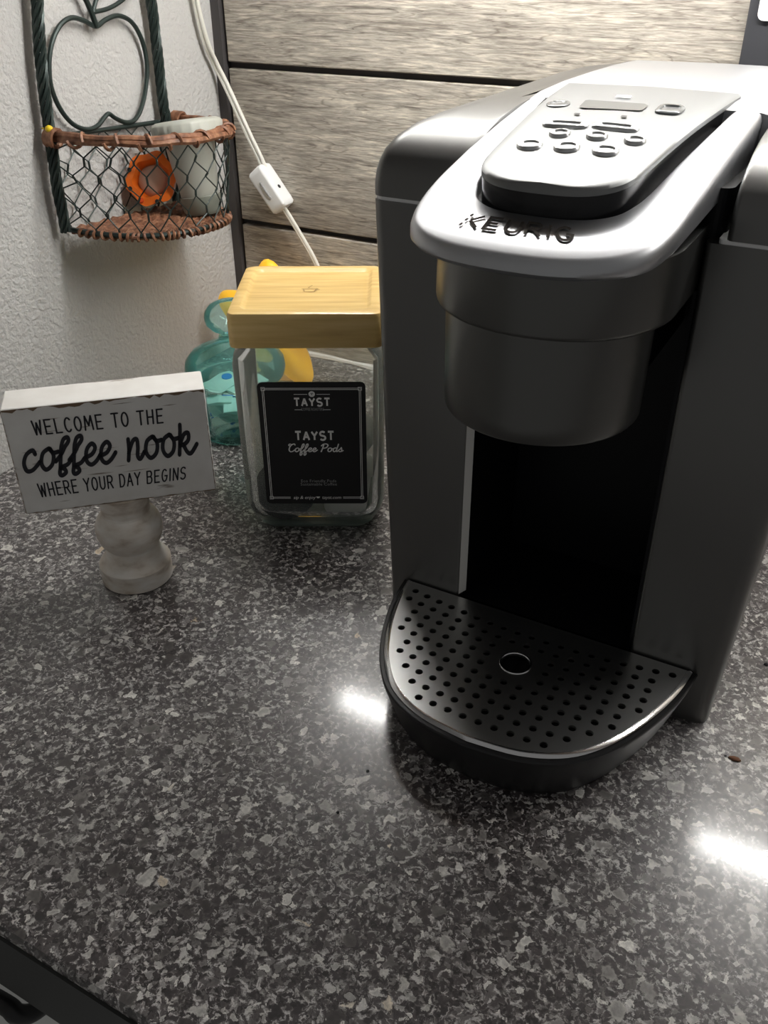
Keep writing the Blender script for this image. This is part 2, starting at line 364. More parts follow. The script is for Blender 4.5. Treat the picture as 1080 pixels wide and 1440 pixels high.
def ribbons(strokes, w, place, round_caps=True):
    """flat strokes of width w (unit space) mapped to 3D by place(x, y)"""
    V, F = [], []
    split = []
    for st in strokes:
        cur = [st[0]]
        for i in range(1, len(st)-1):
            cur.append(st[i]); a = Vector(st[i])-Vector(st[i-1]); b = Vector(st[i+1])-Vector(st[i])
            if a.length > 1e-6 and b.length > 1e-6 and a.angle(b) > 1.75: split.append(cur); cur = [st[i]]
        cur.append(st[-1]); split.append(cur)
    for st in split:
        P = [Vector((a, b)) for a, b in st]; closed = (P[0]-P[-1]).length < 1e-4
        if closed: P = P[:-1]
        n = len(P); k = len(V); hw = w/2
        for i in range(n):
            d0 = (P[i]-P[i-1]) if (i > 0 or closed) else (P[1]-P[0]); d1 = (P[(i+1) % n]-P[i]) if (i < n-1 or closed) else d0
            d0 = d0.normalized() if d0.length > 1e-9 else d1.normalized(); d1 = d1.normalized() if d1.length > 1e-9 else d0
            a = Vector((-d0.y, d0.x)); b = Vector((-d1.y, d1.x)); m = a+b
            m = a if m.length < 1e-3 else m.normalized(); s = hw/max(m.dot(a), .5)
            V += [place(*(P[i]+m*s)), place(*(P[i]-m*s))]
        for i in range(n if closed else n-1):
            j = (i+1) % n; F.append((k+2*i, k+2*j, k+2*j+1, k+2*i+1))
        if round_caps and not closed:
            for e in (P[0], P[-1]):
                k = len(V); V += [place(e.x+hw*math.cos(2*PI*i/8), e.y+hw*math.sin(2*PI*i/8)) for i in range(8)]; F.append(tuple(range(k, k+8)))
    return V, F
def text_mesh(txt, size, place, spacing=1.):
    """built-in font outline, filled, mapped to 3D by place(x, y) with x centred"""
    cu = bpy.data.curves.new('t', 'FONT'); cu.body = txt; cu.size = size; cu.align_x = 'CENTER'; cu.space_character = spacing; cu.resolution_u = 2
    o = bpy.data.objects.new('t', cu); COL.objects.link(o); dg = bpy.context.evaluated_depsgraph_get(); dg.update()
    me = bpy.data.meshes.new_from_object(o.evaluated_get(dg)); V = [place(v.co.x, v.co.y) for v in me.vertices]; F = [tuple(p.vertices) for p in me.polygons]
    bpy.data.objects.remove(o); bpy.data.curves.remove(cu); bpy.data.meshes.remove(me); return V, F

# ================================================================== SETTING
def struct(o): o['kind'] = 'structure'; return o
CAB_Z = .590
struct(obj('wall_left', box(-.10, 0, -1.6, .10, -.9, 1.6), 'wall'))
wb = struct(obj('wall_back', box(-.10, 1.7, .006, .10, -.9, 1.6), 'grout'))
Z1, Z2 = .3046, .1446                                       # grout lines
g = .0029
rows = [(-.0154+.0154, Z2-g), (Z2+g, Z1-g), (Z1+g, Z1+.16-g), (Z1+.16+g, CAB_Z)]
cuts = [(.012, .92, 1.69), (.012, 1.02, 1.69), (.012, .80, 1.69), (.012, .70, 1.69)]
for (za, zb), cu in zip(rows, cuts):
    for xa, xb in zip(cu, cu[1:]):
        xm, zm = (xa+xb)/2, (za+zb)/2
        o = obj('wood_tile', box(xa-xm+g*.5, xb-xm-g*.5, -.004, .006, za-zm, zb-zm), 'tile', wb); o.location = (xm, .002, zm); bevel(o, .0012, 2)
obj('edge_trim', box(0, .0105, -.006, .007, 0, CAB_Z), 'trim', wb)
# caulk bead along wall and counter
pts = [(.006+i*.03, -.004+.0012*math.sin(i*1.7), .001) for i in range(56)]
obj('caulk_bead', tube(pts, [.0035+.0012*math.sin(i*2.3) for i in range(56)], 8), 'caulk', wb, True)
pts = [(.002, -.006-i*.03, .0005) for i in range(40)]
ct = struct(obj('countertop', loft([[(x, y, z) for y, z in [(.006, 0), (-.6885, 0), (-.6925, -.0012), (-.6945, -.004), (-.695, -.008), (-.695, -.052), (-.690, -.058), (.006, -.058)]] for x in (0., 1.7)]), 'quartz', None, 30))
obj('dark_edge_strip', box(0, 1.7, -.6965, -.690, -.060, -.006), 'edge_dark', ct)  # near-black strip covering the counter's front edge
cabl = struct(obj('cabinet_lower', box(0, 1.7, -.66, .006, -.88, -.058), 'grey_drawer'))
dr = obj('drawer', box(.05, .75, -.682, -.66, -.26, -.066), 'grey_drawer', cabl); bevel(dr, .003)
hq = [on(1, -.697, a, b) for a, b in ((-34, 1390), (-4, 1406), (14, 1417), (24, 1426))]
hp = catmull([Vector((hq[0].x-.10, -.684, hq[0].z)), Vector((hq[0].x-.095, -.694, hq[0].z)), Vector((hq[0].x-.08, -.697, hq[0].z))]+hq+[hq[-1]+Vector((.003, .005, -.005)), hq[-1]+Vector((.003, .015, -.010))], 6)
obj('handle', tube(hp, .0055, 10), 'black', dr, True)
cabu = struct(obj('cabinet_upper', box(0, 1.7, -.335, .006, CAB_Z, 1.35), 'cabinet'))
for xa, xb in ((.01, .42), (.43, .84), (.85, 1.26), (1.27, 1.69)): bevel(obj('cabinet_door', box(xa, xb, -.355, -.335, CAB_Z+.012, 1.34), 'cabinet', cabu), .003)
L = thing('under_cabinet_light', 'long white lit light bar fixed under the upper cabinet', 'light', (.62, -.1511, .5682))
obj('housing', box(-.475, .475, -.018, .018, .004, CAB_Z-.5682), 'lamp_housing', L)
obj('diffuser', box(-.470, .470, -.013, .013, 0, .004), 'lamp', L)

# dark panel on the tile wall behind the brewer
pn = tag(obj('wall_panel', box(.5225, .640, -.012, -.002, .20, .47), 'panel'), 'dark grey flat panel mounted on the wood tile wall behind the coffee maker', 'panel'); bevel(pn, .0015)
rr = rrect(.5302, .632, .3608, .455, .005)
obj('white_plate', loft([[(x, -.012, z) for x, z in rr], [(x, -.0145, z) for x, z in rr]]), 'white_plate', pn, 30)

# ================================================================== COFFEE MAKER  (local x right, y back, z up; x = 0 on its middle)
MX, MY = .4089+.118, -.3871
K = thing('coffee_maker', 'dark slate single-serve coffee maker with silver handle and perforated drip tray', 'coffee maker', (MX, MY, 0))
def loc(p): return Vector((p.x-MX, p.y-MY, p.z))
# side shells: left and right, with rounded shoulders
ZS = .2941
def shell(side):
    outs = [(0, .1120, 0), (.03, .1130, 0), (.12, .1170, 0), (ZS-.001, .1240, 0)]
    top = [(ZS+.001, .1240, 0), (.302, .1241, .0002), (.308, .1236, .0012), (.313, .1227, .0032), (.3180, .1215, .0075), (.3235, .1185, .016), (.3285, .1130, .028), (.3325, .1050, .044), (.3355, .0930, .066), (.3370, .080, .090)]
    def lp(z, hw, y0, inn):
        rf = .008; a = rrect(inn, hw, y0, .293, (.003, rf, .04, .003), 6)
        return [(side*x, y, z) for x, y in a]
    A = obj('side_shell', loft([lp(z, hw, y0, .0585) for z, hw, y0 in outs]), 'slate', K, 50)
    B = obj('shoulder', loft([lp(z, hw, y0, .0675) for z, hw, y0 in top]), 'slate', K, 60)
    obj('seam', loft([lp(ZS-.0011, .1233, .0006, .064), lp(ZS+.0011, .1233, .0006, .064)]), 'seam', B)
    return A
shell(-1); shell(1)
for s_ in (-1, 1): obj('inner_lining', box(min(s_*.0590, s_*.0562), max(s_*.0590, s_*.0562), .0062, .09, .0365, .2675), 'cavity', K)
obj('inner_column', loft([rr3 for rr3 in ([(x, y, z) for x, y in rrect(-.0585, .0585, .085, .285, .004)] for z in (0, .300))]), 'cavity', K)
obj('base', loft([[(x, y, z) for x, y in rrect(-.0585, .0585, .004, .09, .002)] for z in (0, .0365)]), 'cavity', K)
obj('glint_strip', ([(-.0588, -.0004, .041), (-.0562, .0065, .041), (-.0588, .0065, .041), (-.0588, -.0004, .29), (-.0562, .0065, .29), (-.0588, .0065, .29)], [(0,1,4,3), (1,2,5,4), (2,0,3,5), (0,2,1), (3,4,5)]), 'pale_strip', K)['label'] = 'pale bright strip along the inner edge of the left column'  # bright light along the cavity edge, put in as a pale strip
# brew head
def stadium(hw, yc, yb, n=28):
    return [(hw, yb)] + [(hw*math.cos(PI*2-PI*i/n), yc+hw*math.sin(PI*2-PI*i/n)) for i in range(n+1)] + [(-hw, yb)]
def stl(hw, yc, yb, z): return [(x, y, z) for x, y in stadium(hw, yc, yb)]
H = obj('brew_head', loft([stl(.0555, -.037, .09, .2672), stl(.0572, -.037, .09, .2684), stl(.0577, -.037, .09, .270), stl(.0577, -.037, .09, .300)]), 'collar', K, 40)
obj('pod_holder', lathe([(.046, .2165), (.0478, .2155), (.049, .2172), (.0492, .225), (.0500, .2695)], 64, c=(0, -.044)), 'collar', H, 40)
obj('nozzle_block', lathe([(.012, .205), (.018, .210), (.030, .217)], 32, c=(0, -.044)), 'cavity', H, 40)
obj('head_support', box(-.040, .040, -.03, .09, .223, .2685), 'cavity', H)
obj('head_core', loft([[(x, y, z) for x, y in rrect(-.0650, .0650, .01, .235, .006)] for z in (.270, .3005, .316)]), 'cavity', H)
# handle: U-shaped band whose top climbs to the back
HP = [(-.12, .3015), (-.098, .3045), (-.07, .3095), (-.03, .3190), (0, .3258), (.04, .3332), (.075, .3385), (.12, .3425)]
def hz(y):
    for (a, za), (b, zb) in zip(HP, HP[1:]):
        if y <= b: return za+(zb-za)*(y-a)/(b-a)
    return HP[-1][1]
def half_out():  # right half, from middle front to back
    return catmull([(0, -.0990, 0), (.016, -.0982, 0), (.031, -.0945, 0), (.0435, -.0865, 0), (.0515, -.074, 0), (.0555, -.056, 0), (.0570, -.035, 0), (.0585, 0, 0), (.0600, .04, 0), (.0612, .083, 0)], 5)
def half_in():
    return catmull([(0, -.0600, 0), (.012, -.0595, 0), (.022, -.0570, 0), (.0305, -.0505, 0), (.0350, -.0400, 0), (.0375, -.028, 0), (.0395, -.01, 0), (.0420, .015, 0), (.0450, .045, 0), (.0480, .083, 0)], 5)
def handle():
    ho, hi = half_out(), half_in(); n = len(ho)
    full = lambda h: [(max(-p.x*1.08-.0045, -.0660), p.y) for p in reversed(h[1:])] + [(p.x*1.08-.0045, p.y) for p in h]
    O, I = full(ho), full(hi); m = len(O)
    def off(loop, d):  # shrink towards the band's middle
        return [(x+(ix-x)*d/max(math.hypot(ix-x, iy-y), 1e-4), y+(iy-y)*d/max(math.hypot(ix-x, iy-y), 1e-4)) for (x, y), (ix, iy) in zip(loop, I)]
    th = lambda y: .0095 + max(0, min(1, (y+.09)/.12))*.014
    O1, O2 = off(O, .0012), off(O, .0035)
    I1 = [(x+(ox-x)*.0015/max(math.hypot(ox-x, oy-y), 1e-4), y+(oy-y)*.0015/max(math.hypot(ox-x, oy-y), 1e-4)) for (x, y), (ox, oy) in zip(I, O)]
    mid = [((a+c)/2, (b+d)/2) for (a, b), (c, d) in zip(O, I)]
    rings = [[(x, y, hz(y)-th(y)) for x, y in I], [(x, y, hz(y)-th(y)) for x, y in off(O, .003)], [(x, y, hz(y)-th(y)+.003) for x, y in O], [(x, y, hz(y)-.0040) for x, y in O],
             [(x, y, hz(y)-.0014) for x, y in O1], [(x, y, hz(y)) for x, y in O2], [(x, y, hz(y)+.0004) for x, y in mid], [(x, y, hz(y)) for x, y in I1], [(x, y, hz(y)-.001) for x, y in I]]
    V = [p for r in rings for p in r]; F = []; k = len(rings)
    for i in range(k):
        for j in range(m-1):
            a, b = i*m+j, ((i+1) % k)*m+j; F.append((a, a+1, b+1, b))
    F += [tuple(i*m for i in range(k)), tuple(i*m+m-1 for i in reversed(range(k)))]
    return V, F
hd = obj('handle', handle(), 'silver', K, 50)
from mathutils.bvhtree import BVHTree
def dropper(o):
    t = BVHTree.FromPolygons([v.co.copy() for v in o.data.vertices], [tuple(p.vertices) for p in o.data.polygons])
    def f(x, y):
        h = t.ray_cast(Vector((x, y, .6)), Vector((0, 0, -1))); return h[0].z if h[0] is not None else None
    return f
hdrop = dropper(hd)
# lettering pressed into the handle
st = []
x = 0.
st += [[(.30, .52), (1.05, 1.0)], [(.30, .52), (1.05, 0.0)]]
dots = [(.10, .95), (.02, .55), (-.06, .12)]
def fine_steps(st, d=.10):
    out = [st[0]]
    for a, b in zip(st, st[1:]):
        n = max(1, int(math.hypot(b[0]-a[0], b[1]-a[1])/d)); out += [(a[0]+(b[0]-a[0])*i/n, a[1]+(b[1]-a[1])*i/n) for i in range(1, n+1)]
    return out
x = 1.42
for ch in 'EURIG':
    w = .30 if ch == 'I' else 1.05
    for s in CAPS[ch]: st.append([(x+a*w+.22*(b-.5)*0, b) for a, b in s])
    x += w+.34
tw = x-.34
k0, k1, k2, k3 = [loc(onfn(lambda p: hz(p.y-MY), *a)) for a in ((646, 320), (804, 342.5), (806, 325), (661, 305))]
def on_handle(a, b):
    u = (a+.06)/(tw+.06); q = (k0*(1-u)+k1*u)*(1-b)+(k3*(1-u)+k2*u)*b
    return (q.x, q.y, (hdrop(q.x, q.y) or hz(q.y))+.0007)
st = [fine_steps(q) for q in st]
dv = join(ribbons(st, .20, on_handle, False), *[([on_handle(a+.12*math.cos(i*PI/4), b+.15*math.sin(i*PI/4)) for i in range(8)], [tuple(range(8))]) for a, b in dots])
obj('lettering', dv, 'deboss', hd)['label'] = 'KEURIG lettering pressed into the handle'
# button lid
def lz(y): y = min(y, .15); return .3340 + .135*y - .45*y*y
LO = catmull([(0, -.0600, 0), (.012, -.0594, 0), (.0225, -.0560, 0), (.0308, -.0480, 0), (.0345, -.037, 0), (.0362, -.022, 0), (.0380, .0, 0), (.0405, .03, 0), (.0440, .07, 0), (.0470, .11, 0)], 5)
LC = -.0048
LF = [(-p.x*1.05, p.y) for p in reversed(LO[1:])] + [(p.x*1.05, p.y) for p in LO]
def lid():
    m = len(LF); sh = lambda d: [(x*(1-d/.040), y+(d if y < -.035 else d*.2)) for x, y in LF]
    a = sh(0.); b = sh(.0014); c = sh(.012)
    rings = [[(x, y, lz(y)-.0035) for x, y in a], [(x, y, lz(y)-.0012) for x, y in a], [(x, y, lz(y)) for x, y in b]]
    for f in (.85, .6, .3, .05):
        rings.append([(x*f, y if y > -.05 else y+(1-f)*.0, lz(y)+.0008*(1-f)) for x, y in b])
    V, F = loft(rings, False, False, False); h = (m-1)//2
    n0 = (len(rings)-1)*m                                       # close the middle
    for j in range(h): F.append((n0+j, n0+j+1, n0+m-2-j, n0+m-1-j)) if j < h-1 else F.append((n0+j, n0+j+1, n0+m-1-j))
    return V, F
V_, F_ = lid(); ld = obj('control_lid', ([(x+LC, y, z) for x, y, z in V_], F_), 'lidsilver', K, 50)
ldrop = dropper(ld)
def lzz(x, y): return ldrop(x, y) or lz(y)
m_ = len(LF)
sk = [[(x*.992, y+.0006, lz(y)-.0030) for x, y in LF], [(x*.985, y+.0008, lz(y)-.012) for x, y in LF], [(x*.985, y+.001, min(lz(y)-.02, hz(y)-.009)) for x, y in LF], [(0*x, y+.002, min(lz(y)-.02, hz(y)-.009)) for x, y in LF]]
obj('lid_skirt', loft([[(x+LC, y, z) for x, y, z in r_] for r_ in sk], False, False, False), 'gloss_black', ld, 60)
obj('slot_floor', loft([[(x*1.22+LC, y-.003, hz(y)-.0085) for x, y in LF], [(LC, y-.003, hz(y)-.0085) for x, y in LF]], False, False, False), 'cavity', K)
# rear cap behind lid and handle arms
cap = []
for y, z, hw in ((.0825, .3300, .0672), (.083, .3392, .0672), (.10, .3412, .0672), (.14, .3422, .0672), (.20, .3418, .0676), (.25, .3408, .0676), (.286, .3395, .0676), (.2925, .3370, .0676)):
    cap.append([(-hw, y, .296), (-hw, y, z-.0035), (-hw*.985, y, z-.0018), (-hw*.90, y, z-.0006), (0, y, z), (hw*.90, y, z-.0006), (hw*.985, y, z-.0018), (hw, y, z-.0035), (hw, y, .296)])
obj('rear_cap', loft(cap), 'silver', K, 60)
# controls on the lid, set where the photo shows them
def lidpt(px, py): return loc(onfn(lambda p: lz(p.y-MY), px, py))
def button(px, py, a, b, name='button', m='button', h=.0016, ring=True, n=20, sq=1.):
    c = lidpt(px, py); sl = .085-.56*c.y
    def lp(f, dz):
        out = []
        for i in range(n):
            co, si = math.cos(2*PI*i/n), math.sin(2*PI*i/n); X = math.copysign(abs(co)**sq, co)*a*f; Y = math.copysign(abs(si)**sq, si)*b*f
            out.append((c.x+X, c.y+Y, lzz(c.x+X, c.y+Y)+dz))
        return out
    o = obj(name, loft([lp(1., -.001), lp(1., h*.6), lp(.9, h), lp(.72, h), lp(.64, h*.45), lp(.3, h*.45)], False, True), m, ld, 45)
    return o
for p_ in ((744.6, 206.8), (796.4, 211), (851, 215.4)): button(*p_, .0062, .0058)
for p_ in ((786.7, 191), (839, 195.3), (892.7, 200.6)): button(*p_, .0052, .0050)
button(795, 178.5, .0115, .0042, sq=.55); button(865, 182.5, .0115, .0042, sq=.55)
button(785, 147.6, .0062, .0070, m='display', h=.0010); button(942, 157, .0068, .0085, m='display', h=.0016, sq=.6)
def lid_patch(pts, name, m, dz=.0007):
    P = [lidpt(*a) for a in pts]; return obj(name, ([(p.x, p.y, lzz(p.x, p.y)+dz) for p in P], [tuple(range(len(P)))]), m, ld)
lid_patch([(814, 153), (823, 144), (828, 143.5), (906, 149.5), (911, 152), (903, 158.5), (897, 159), (819, 155)], 'display', 'display')
lid_patch([(865, 141.2), (868, 138), (888, 139.5), (886, 142.6)], 'lit_icon', 'led', .001)
lid_patch([(806, 164.2), (808, 162), (816, 162.6), (814, 165)], 'icon', 'dark_print'); lid_patch([(872, 168.4), (874, 166), (882, 166.7), (880, 169)], 'icon', 'dark_print')
# drip tray
TO = catmull([(.098, .002, 0), (.0955, -.018, 0), (.0905, -.038, 0), (.0825, -.060, 0), (.0705, -.083, 0), (.0540, -.1015, 0), (.0300, -.1130, 0), (0, -.1170, 0)], 5)
TF = [(p.x, p.y) for p in TO] + [(-p.x, p.y) for p in reversed(TO[:-1])]
def tin(d, dy=None): return [(x*(1-d/.098), (y if y > -.02 and dy is None else y*(1-d/.117))) for x, y in TF]
DT = obj('drip_tray', loft([[(x, y, 0) for x, y in tin(.0095)], [(x, y, .006) for x, y in tin(.0065)], [(x, y, .034) for x, y in tin(-.0022)], [(x, y, .0375) for x, y in tin(-.0028)], [(x, y, .0385) for x, y in tin(-.0022)], [(x, y, .0385) for x, y in tin(.0000)], [(x, y, .030) for x, y in tin(.001)]], True, True), 'black', K, 40)
inner = tin(.0035); inner = [(x, min(y, -.0018)) for x, y in inner]
holes = []
def inside(x, y, mrg):
    for (xa, ya), (xb, yb) in zip(inner, inner[1:]):
        pass
    # distance to outline
    return min(math.hypot(x-xa, y-ya) for xa, ya in inner) > mrg and abs(x) < .092 and y > -.112 and y < -.004
from mathutils.geometry import intersect_point_quad_2d
def pin(x, y):
    c = False; n = len(inner); j = n-1
    for i in range(n):
        (xi, yi), (xj, yj) = inner[i], inner[j]
        if (yi > y) != (yj > y) and x < (xj-xi)*(y-yi)/(yj-yi)+xi: c = not c
        j = i
    return c
CH = (.0007, -.0455)
for i in range(-9, 10):
    for j in range(0, 11):
        x = .0006+.00965*i; y = -.0177+.001*(x*1000)**2/1000-.0093*j+.0000
        if not pin(x, y) or min(math.hypot(x-a, y-b) for a, b in inner) < .0052 or math.hypot(x-CH[0], y-CH[1]) < .0135: continue
        holes.append([(x+.00235*math.cos(2*PI*t/12), y+.00235*math.sin(2*PI*t/12)) for t in range(12)])
holes.append([(CH[0]+.0090*math.cos(2*PI*t/28), CH[1]+.0090*math.sin(2*PI*t/28)) for t in range(28)])
DP = obj('drip_plate', holes_plate(inner, holes, .0385, .0402), 'plate', DT)
o2 = [(x, min(y, -.0006)) for x, y in tin(.0004)]
obj('plate_edge', loft([[(x, y, .0402) for x, y in inner], [(x, y, .0399) for x, y in [(x, min(y, -.0010)) for x, y in tin(.0018)]], [(x, y, .0388) for x, y in o2]], False, False), 'plate_edge', DP, 60)
obj('hole_ring', tube([Vector((CH[0]+.0094*math.cos(2*PI*t/32), CH[1]+.0094*math.sin(2*PI*t/32), .0403)) for t in range(32)], .0006, 6, True), 'plate_edge', DP, True)
# power cord lying behind
pc = [Vector((.085, .29, .05)), Vector((.105, .296, .02)), Vector((.125, .285, .0045)), Vector((.131, .245, .004)), Vector((.1345, .215, .004)), Vector((.15, .185, .004)), Vector((.21, .16, .004)), Vector((.30, .18, .004))]
obj('power_cord', tube(catmull(pc, 6), .004, 8), 'black', K, True)

# ================================================================== GLASS POD JAR
ju = Vector((.877, .48, 0)).normalized(); jn = Vector((ju.y, -ju.x, 0))
JP = on(2, 0, 444, 753); JC = JP - jn*.056 ; jrz = math.atan2(ju.y, ju.x)
J = thing('pod_jar', 'square clear glass jar with bamboo lid and black label', 'jar', (JC.x, JC.y, 0), jrz)
def sq(h, r, z, s=5): return [(x, y, z) for x, y in rrect(-h, h, -h, h, r, s)]
obj('glass_body', loft([sq(.0440, .010, .0062), sq(.0510, .014, .0115), sq(.0550, .0155, .021), sq(.0565, .016, .03), sq(.0572, .016, .147), sq(.0560, .017, .153), sq(.0515, .018, .157), sq(.0505, .018, .164), sq(.0475, .017, .164), sq(.0478, .017, .157), sq(.0532, .015, .151), sq(.0535, .015, .030), sq(.0522, .015, .0215), sq(.0490, .014, .0125), sq(.042, .010, .0070)], False, False), 'glass', J, 50)
obj('glass_base', loft([sq(.0425, .010, .0), sq(.0436, .011, .0010), sq(.0455, .012, .0030), sq(.0475, .013, .0055), sq(.0440, .010, .0061)]), 'glass_base', J, 45)
lb = obj('bamboo_lid', loft([sq(.0535, .004, .1630), sq(.0555, .005, .1640), sq(.0560, .0055, .1665), sq(.0560, .0055, .187), sq(.0552, .006, .1895), sq(.0530, .006, .1906), sq(.0480, .007, .1906), sq(.0468, .007, .1900), sq(.0455, .007, .1885), sq(.0440, .007, .1881)]), 'bamboo', J, 35)
cup = [[(-.5, .3), (.5, .3)], [(-.42, .3), (-.32, -.25), (.32, -.25), (.42, .3)], [(.4, .18), (.62, .12), (.36, -.08)], [(-.1, .5), (0, .75), (.1, .95)]]
MT['burn'] = mat('burnt_emblem', (.45, .30, .12), .6)
obj('emblem', ribbons(cup, .10, lambda a, b: (a*.012, b*.012, .18835)), 'burn', lb)
# label on the front face; local x = ju, front face at y = -.0552 (outer)
FY = -.0578
def lab(px, py):
    v = onplane(JC+jn*.0578, jn, px, py)-JC; return v.dot(ju), v.z
c4 = [lab(*a) for a in ((371, 705), (514, 711), (517, 540), (365, 535))]
lx0, lx1 = (c4[0][0]+c4[3][0])/2, (c4[1][0]+c4[2][0])/2; lz0, lz1 = (c4[0][1]+c4[1][1])/2, (c4[2][1]+c4[3][1])/2
rr = rrect(lx0, lx1, lz0, lz1, .004)
LB = obj('label', loft([[(x, -.0570, z) for x, z in rr], [(x, FY, z) for x, z in rr]]), 'label', J)
LB['label'] = 'black label with silver border and lettering'
LW, LH = lx1-lx0, lz1-lz0
def lp(u, v, e=.0002): return (lx0+u*LW, FY-e, lz0+v*LH)       # u,v 0..1 on the label
def line(pts, w, m='label_print', name='border_line'): return obj(name, ribbons([[(a*LW, b*LH) for a, b in pts]], w, lambda a, b: lp(a/LW, b/LH), False), m, LB)
y0_, y1_ = .048, .955
for d in (0, .014):
    x0_, x1_ = .045+d, .955-d; a_, b_ = y0_+d*.75, y1_-d*.75
    line([(.24, a_), (x0_, a_), (x0_, b_), (x1_, b_), (x1_, a_), (.76, a_)], .00042)
for cx, cy in ((.052, .950), (.948, .950), (.052, .053), (.948, .053)):
    line([(cx-.016, cy-.012), (cx+.016, cy-.012), (cx+.016, cy+.012), (cx-.016, cy+.012), (cx-.016, cy-.012)], .00035, name='corner_square')
def caps_box(txt, u0, u1, v0, v1, wid, gap, thick, m='label_print', name='lettering', rc=False):
    s, tw = caps_line(txt, wid, gap); s = [[(a, b) for a, b in q] for q in s]
    return obj(name, ribbons(s, thick, lambda a, b: lp(u0+(u1-u0)*a/tw, v0+(v1-v0)*b), rc), m, LB)
caps_box('TAYST', .335, .665, .818, .876, .78, .34, .25, name='lettering')
caps_box('TAYST', .325, .690, .545, .612, .78, .34, .25, name='lettering')
line([(.335, .908), (.46, .908)], .0004, name='rule'); line([(.545, .908), (.67, .908)], .0004, name='rule')
line([(.335, .788), (.405, .788)], .0004, name='rule'); line([(.60, .788), (.67, .788)], .0004, name='rule')
bd = [lp(.502+.030*math.cos(2*PI*i/24), .910+.0225*math.sin(2*PI*i/24)) for i in range(24)]
bo = obj('badge', (bd, [tuple(range(24))]), 'label_print', LB)
obj('badge_mark', ribbons([[(-.6, .25), (-.2, .45), (0, -.35), (.3, .45), (.6, .25)]], .2, lambda a, b: lp(.502+a*.02, .910+b*.02, .0004), False), 'label', LB)
obj('small_lettering', text_mesh('COFFEE ROASTERS', .0033, lambda a, b: lp(.502+a*.62/LW, .781+b/LH), 1.), 'label_dim', LB)
obj('small_lettering', text_mesh('Eco Friendly Pods', .0037, lambda a, b: lp(.525+a/LW, .188+b/LH), 1.05), 'label_dim', LB)
obj('small_lettering', text_mesh('Sustainable Coffee', .0037, lambda a, b: lp(.525+a/LW, .160+b/LH), 1.05), 'label_dim', LB)
obj('small_lettering', text_mesh('sip & enjoy', .0042, lambda a, b: lp(.375+(a+b*.2)/LW, .042+b/LH), .95), 'label_print', LB)
obj('small_lettering', text_mesh('tayst.com', .0042, lambda a, b: lp(.645+(a+b*.2)/LW, .042+b/LH), .95), 'label_print', LB)
cu = [(-.45, .1), (.45, .1), (.3, -.25), (.15, -.4), (-.15, -.4), (-.3, -.25)]
obj('cup_mark', ([lp(.512+a*.045, .060+b*.030) for a, b in cu], [tuple(range(6))]), 'label_print', LB)
s, tw = script_line('Coffee Pods', 1., .75, .18)
obj('script_lettering', ribbons(s, .25, lambda a, b: lp(.245+.52*a/tw, .448+.032*b)), 'label_print', LB)
# pods inside the jar (things of their own)
def pod(name, label, lidm, cupm, u, n_, z, rx, ry, rz, text=False):
    t = thing(name, label, 'coffee pod', JC+ju*u+jn*n_+Vector((0, 0, z)), 0., 'coffee pods in the glass jar'); t.rotation_euler = (rx, ry, rz+jrz)
    obj('cup', lathe([(.0165, -.022), (.018, -.021), (.0215, .018), (.0215, .0195)], 28), cupm, t, 40)
    l_ = obj('foil_lid', lathe([(.0235, .0185), (.0255, .0192), (.0255, .0205), (.0235, .0212)], 28), lidm, t, 40)
    if text: obj('lettering', text_mesh('TAYST', .008, lambda a, b: (a, b-.008, .0216), 1.1), 'label_dim', l_)
    return t
pod('coffee_pod', 'coffee pod with a round black lid turned to the jar front', 'pod_black', 'pod_black', -.0262, .0245, .0310, math.radians(72), 0, math.radians(8), True)
pod('coffee_pod', 'grey coffee pod standing upright in the jar beside the black pod', 'pod_white', 'pod_grey', .0245, .0255, .0300, math.radians(4), math.radians(3), 0)
pod('coffee_pod', 'white-lidded coffee pod tipped on its side atop the upright grey pod', 'pod_white', 'pod_grey', .0225, .016, .0760, math.radians(40), math.radians(-58), 0)
pod('coffee_pod', 'grey coffee pod on the jar floor behind the upright grey pod', 'pod_white', 'pod_grey', .0215, -.0235, .0298, 0, 0, 0)

# ================================================================== TEAL APOTHECARY JAR
TC = Vector((.139, -.194, 0))
T = thing('apothecary_jar', 'teal glass apothecary jar with round knob lid holding packets', 'jar', TC)
obj('glass_body', lathe([(.001, .003), (.034, .003), (.037, .0), (.0405, .001), (.0425, .006), (.0430, .020), (.0425, .044), (.0405, .050), (.0395, .054), (.0375, .054), (.0385, .050), (.0405, .043), (.0410, .020), (.0400, .009), (.036, .007), (.001, .007)], 56, False, False), 'teal', T, 50)
tl = obj('glass_lid', lathe([(.0385, .0545), (.0440, .0550), (.0475, .060), (.0485, .067), (.0470, .074), (.0410, .081), (.0300, .0865), (.0190, .0905), (.0135, .095), (.0122, .1000), (.0130, .1035), (.0195, .1060), (.0238, .1110), (.0246, .1165), (.0235, .122), (.0190, .1275), (.0110, .1310), (.001, .1322)], 56, False, False), 'teal', T, 60)
obj('inner_shell', lathe([(.0370, .0560), (.0445, .0595), (.0462, .067), (.0448, .0730), (.039, .0790), (.0280, .0842), (.0170, .0885), (.001, .0890)], 56, False, False), 'teal', tl, 60)
